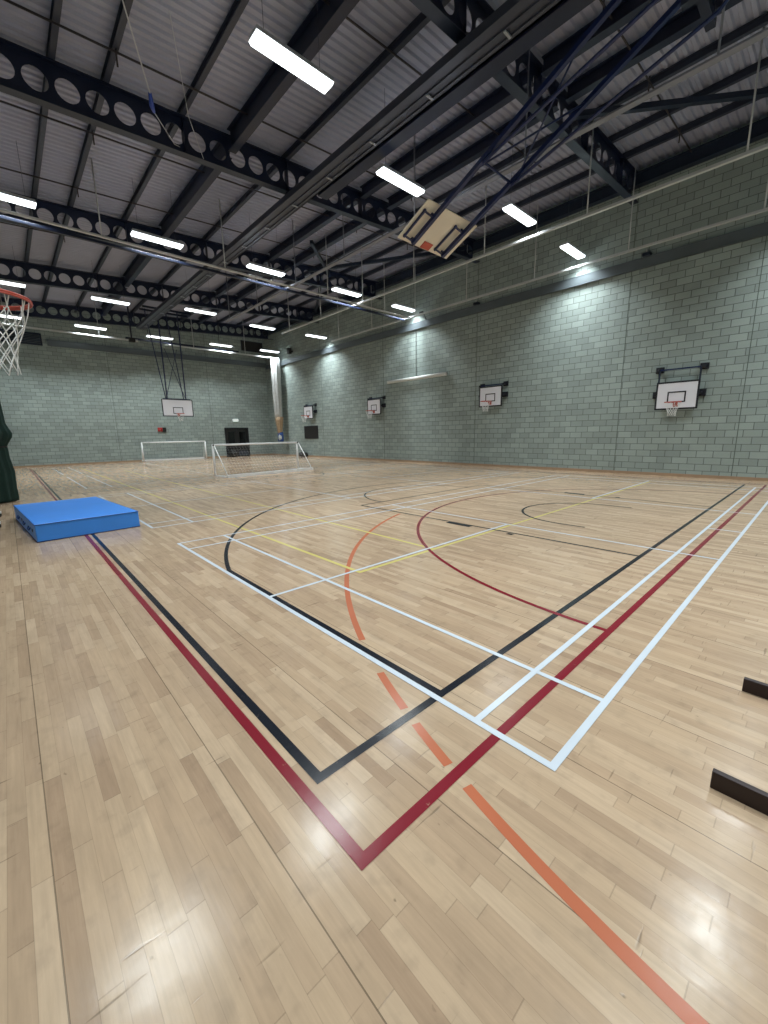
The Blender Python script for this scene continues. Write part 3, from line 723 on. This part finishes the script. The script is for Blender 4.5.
# ------------------------------------------------------------------ white netting bundle in the far corner
t = thing('netting_bundle', 'tall gathered bundle of white netting hanging in the far right corner', 'netting', (14.66, 29.6, 1.15))
MB().foldlathe((14.70, 29.6), [(3.0, .26), (3.4, .29), (5, .33), (6.5, .34), (7.45, .33), (7.60, .28)], 60, 8, .08, 5).build('white_netting', m_cnet, t)
MB().foldlathe((14.74, 29.6), [(1.75, .16), (2.0, .19), (2.4, .24), (2.8, .29), (3.12, .31)], 60, 8, .08, 6).build('tan_lower_netting', m_tan, t)
MB().foldlathe((14.78, 29.6), [(1.15, .17), (1.2, .22), (1.5, .23), (1.85, .21), (1.95, .16)], 48, 6, .06, 7).build('blue_bag', m_bag, t)
MB().foldlathe((14.68, 29.52), [(1.25, .10), (1.4, .15), (1.6, .14), (1.75, .08)], 32, 5, .05, 8).build('white_tag_end', m_cnet, t)

# ------------------------------------------------------------------ fittings on the walls
t = thing('wall_panel', 'black square panel low on the right wall below a basketball board', 'panel', (XR, 26, 1.38))
MB().box(XR-.05, 25.0, 1.38, XR, 26.85, 2.32).build('frame', m_black, t, bevel=.01)
MB().box(XR-.055, 25.06, 1.44, XR-.048, 26.79, 2.26).build('face', m_bk, t)
t = thing('long_white_tube', 'long white tube fixed level on the right wall between two basketball boards', 'tube', (15.2, 15.1, 4.6))
MB().tube([(15.22, 12.9, 4.6), (15.22, 17.25, 4.6)], .09, 14).build('tube', m_tube, t)
for y in (13.3, 16.8): MB().box(15.2, y-.04, 4.52, XR, y+.04, 4.68).build('bracket', m_steel2, t)
for y in (12.89, 17.24): MB().tube([(15.22, y, 4.6), (15.22, y+.02, 4.6)], .08, 14).build('end_cap', m_alu, t)
MB().tube([(15.32, 15.1, 4.66), (15.32, 15.1, 7.12)], .012, 6).build('cable', m_pipe, t)
t = thing('spotlight', 'small floodlight on an arm above the ledge of the right wall', 'light', (15.1, 14.35, 7.45))
MB().tube([(15.3, 14.35, 7.45), (15.1, 14.35, 7.75), (14.95, 14.35, 7.78)], .02, 6).build('arm', m_steel2, t)
MB().box(14.85, 14.25, 7.66, 15.0, 14.45, 7.78).build('head', m_bk, t, bevel=.01)
for y, lb in ((11.2, 'small dark bracket box on the ledge behind the second wall board'), (4.3, 'small dark bracket box on the ledge over the nearest wall joint')):
    t = thing('ledge_box', lb, 'bracket', (15.25, y, 7.455), group='boxes on the right wall ledge')
    MB().box(15.15, y-.12, 7.455, XR, y+.12, 7.56).build('box', m_steel2, t, bevel=.01)
    MB().tube([(15.2, y, 7.56), (15.2, y, 7.66)], .02, 8).build('stud', m_alu, t)
t = thing('wall_speaker', 'small black loudspeaker high on the right wall near the far corner', 'speaker', (15.1, 28.0, 7.8))
MB().box(14.95, 27.85, 7.75, 15.2, 28.15, 8.15).build('cabinet', m_bk, t, bevel=.02)
MB().box(14.945, 27.88, 7.78, 14.952, 28.12, 8.12).build('grille', m_black, t)
MB().box(15.2, 27.95, 7.9, XR, 28.05, 8.0).build('bracket', m_steel2, t)
t = thing('exit_sign', 'small pale green lit exit sign above the black double door', 'sign', (12.3, YF, 2.9))
MB().box(12.05, YF-.09, 2.84, 12.55, YF, 3.04).build('casing', m_white, t, bevel=.01)
MB().box(12.08, YF-.095, 2.82, 12.52, YF-.088, 3.02).build('lit_face', m_exit, t)
t = thing('fire_alarm_unit', 'red fire alarm sounder with dark box beside it on the far wall', 'alarm', (6.7, YF, 2.1))
MB().box(6.48, YF-.08, 2.08, 6.78, YF, 2.36).build('red_casing', m_red, t, bevel=.015)
MB().box(6.80, YF-.09, 2.06, 7.02, YF, 2.36).build('dark_box', m_bk, t, bevel=.01)
MB().tube([(6.63, YF-.13, 2.22), (6.63, YF-.08, 2.22)], .08, 16).build('sounder', m_red, t)
t = thing('wall_vent', 'dark slatted vent panel high at the left end of the far wall', 'vent', (-.6, YF, 7.25))
MB().box(-2.6, YF-.09, 7.25, .72, YF, 7.32).box(-2.6, YF-.09, 7.88, .72, YF, 7.95).box(.64, YF-.09, 7.32, .72, YF, 7.88).box(-2.6, YF-.03, 7.32, .64, YF, 7.88).build('frame', m_steel2, t)
mb = MB()
for k in range(6): z = 7.36+k*.09; mb.hexa([(-2.6, YF-.07, z), (.64, YF-.07, z), (.64, YF-.03, z+.04), (-2.6, YF-.03, z+.04), (-2.6, YF-.07, z+.01), (.64, YF-.07, z+.01), (.64, YF-.03, z+.05), (-2.6, YF-.03, z+.05)])
mb.build('slats', m_ledge, t)
t = thing('duct_opening', 'black rectangular opening high on the far wall left of the corner', 'vent', (14.3, YF, 8.5))
MB().box(13.3, YF-.05, 8.45, 15.15, YF, 8.5).box(13.3, YF-.05, 9.2, 15.15, YF, 9.25).box(13.3, YF-.05, 8.5, 13.35, YF, 9.2).box(15.1, YF-.05, 8.5, 15.15, YF, 9.2).build('frame', m_steel2, t)
MB().box(13.35, YF-.02, 8.5, 15.1, YF, 9.2).build('dark_panel', m_bk, t)

# bags on the floor far away
t = thing('kit_bag', 'low dark bag on the floor against the right wall near the far goal', 'bag', (14.95, 26.6, 0))
MB().foldlathe((14.95, 26.6), [(.0, .25), (.05, .34), (.2, .36), (.32, .28), (.38, .12)], 32, 5, .04, 2, .8, 1.4).build('body', m_bk, t)
MB().tube([(14.95, 26.3, .34), (14.9, 26.45, .5), (14.9, 26.7, .5), (14.95, 26.85, .34)], .02, 6).build('handle', m_black, t)
t = thing('ball_bag', 'dark round bag on the floor at the left leaf of the black door', 'bag', (11.7, YF-.5, 0))
MB().foldlathe((11.7, YF-.5), [(0, .2), (.08, .33), (.28, .38), (.46, .30), (.56, .10)], 32, 6, .05, 4).build('body', m_bk, t)
MB().tube([(11.7, YF-.5, .54), (11.7, YF-.5, .66)], [.05, .09], 10).build('neck', m_bk, t)

# ------------------------------------------------------------------ bench feet at the right edge of the picture
t = thing('wooden_bench', 'dark stained wooden bench whose two foot rails reach in at the right edge', 'bench', (.96, -1.2, 0))
for x in (.45, 1.49):
    ft = MB().box(x-.016, -1.9, 0, x+.016, -.54, .09).build('foot_rail', m_dkwood, t, bevel=.004)
    MB().box(x-.02, -1.45, .09, x+.02, -1.2, .30).build('upright', m_dkwood, t)
MB().box(.3, -1.46, .30, 1.66, -1.2, .335).build('seat', m_dkwood, t, bevel=.006)
MB().box(.45, -1.345, .12, 1.51, -1.315, .2).build('stretcher', m_dkwood, t)

# low steel trolley whose feet just show left of the mat
t = thing('steel_trolley', 'low grey steel trolley frame whose foot shows left of the blue mat', 'trolley', (-2.4, 10.6, 0))
for y in (9.95, 11.5):
    MB().bar((-2.95, y, .10), (-2.06, y, .10), .07, .05).build('frame_bar', m_rail, t, bevel=.008)
    MB().tube([(-2.10, y-.02, .04), (-2.10, y+.02, .04)], .04, 14).build('castor', m_bk, t)
    MB().tube([(-2.85, y-.02, .04), (-2.85, y+.02, .04)], .04, 14).build('castor', m_bk, t)
MB().bar((-2.5, 9.95, .14), (-2.5, 11.5, .14), .05).build('long_bar', m_rail, t)

# ------------------------------------------------------------------ cords under the roof
def pz(u, v, z):
    d = fw*FPX+rt*(u-384)-up*(v-512); k = (z-CAM.z)/d.z; return CAM+d*k
A = [Vector((.33, 7.3, 8.55)), Vector((1.17, 8.95, 8.1)), Vector((1.25, 9.15, 7.98))]
t = thing('hoist_rope', 'pale hoist cord with a blue hook, upper left under the roof', 'cord', (1.2, 9, 8))
MB().tube([(-.25, 5.9, zp(-.25)), (.35, 7.33, 8.62), (1.15, 8.75, 8.0)], .011, 6).build('upper_cord', m_rope, t)
MB().tube([(1.15, 8.75, 8.0), (1.22, 8.95, 7.92), (1.30, 9.12, 7.95)], [.03, .045, .025], 8).build('hook', mat('bright_blue_plastic', (.02, .06, .35), .4), t)
MB().tube([(1.30, 9.12, 7.95), (1.9, 9.9, 8.0), (2.4, 11.0, zb(2.4)+.01)], .008, 6).build('lower_cord', m_rope, t)
t = thing('slack_rope', 'thin pale slack cord right of the blue hook under the roof', 'cord', (2, 9, 8))
MB().tube([(1.6, 8.6, zp(1.6)), (2.3, 10.0, 8.75), (3.0, 11.1, zb(3)+.0)], .007, 6).build('cord', m_rope, t)
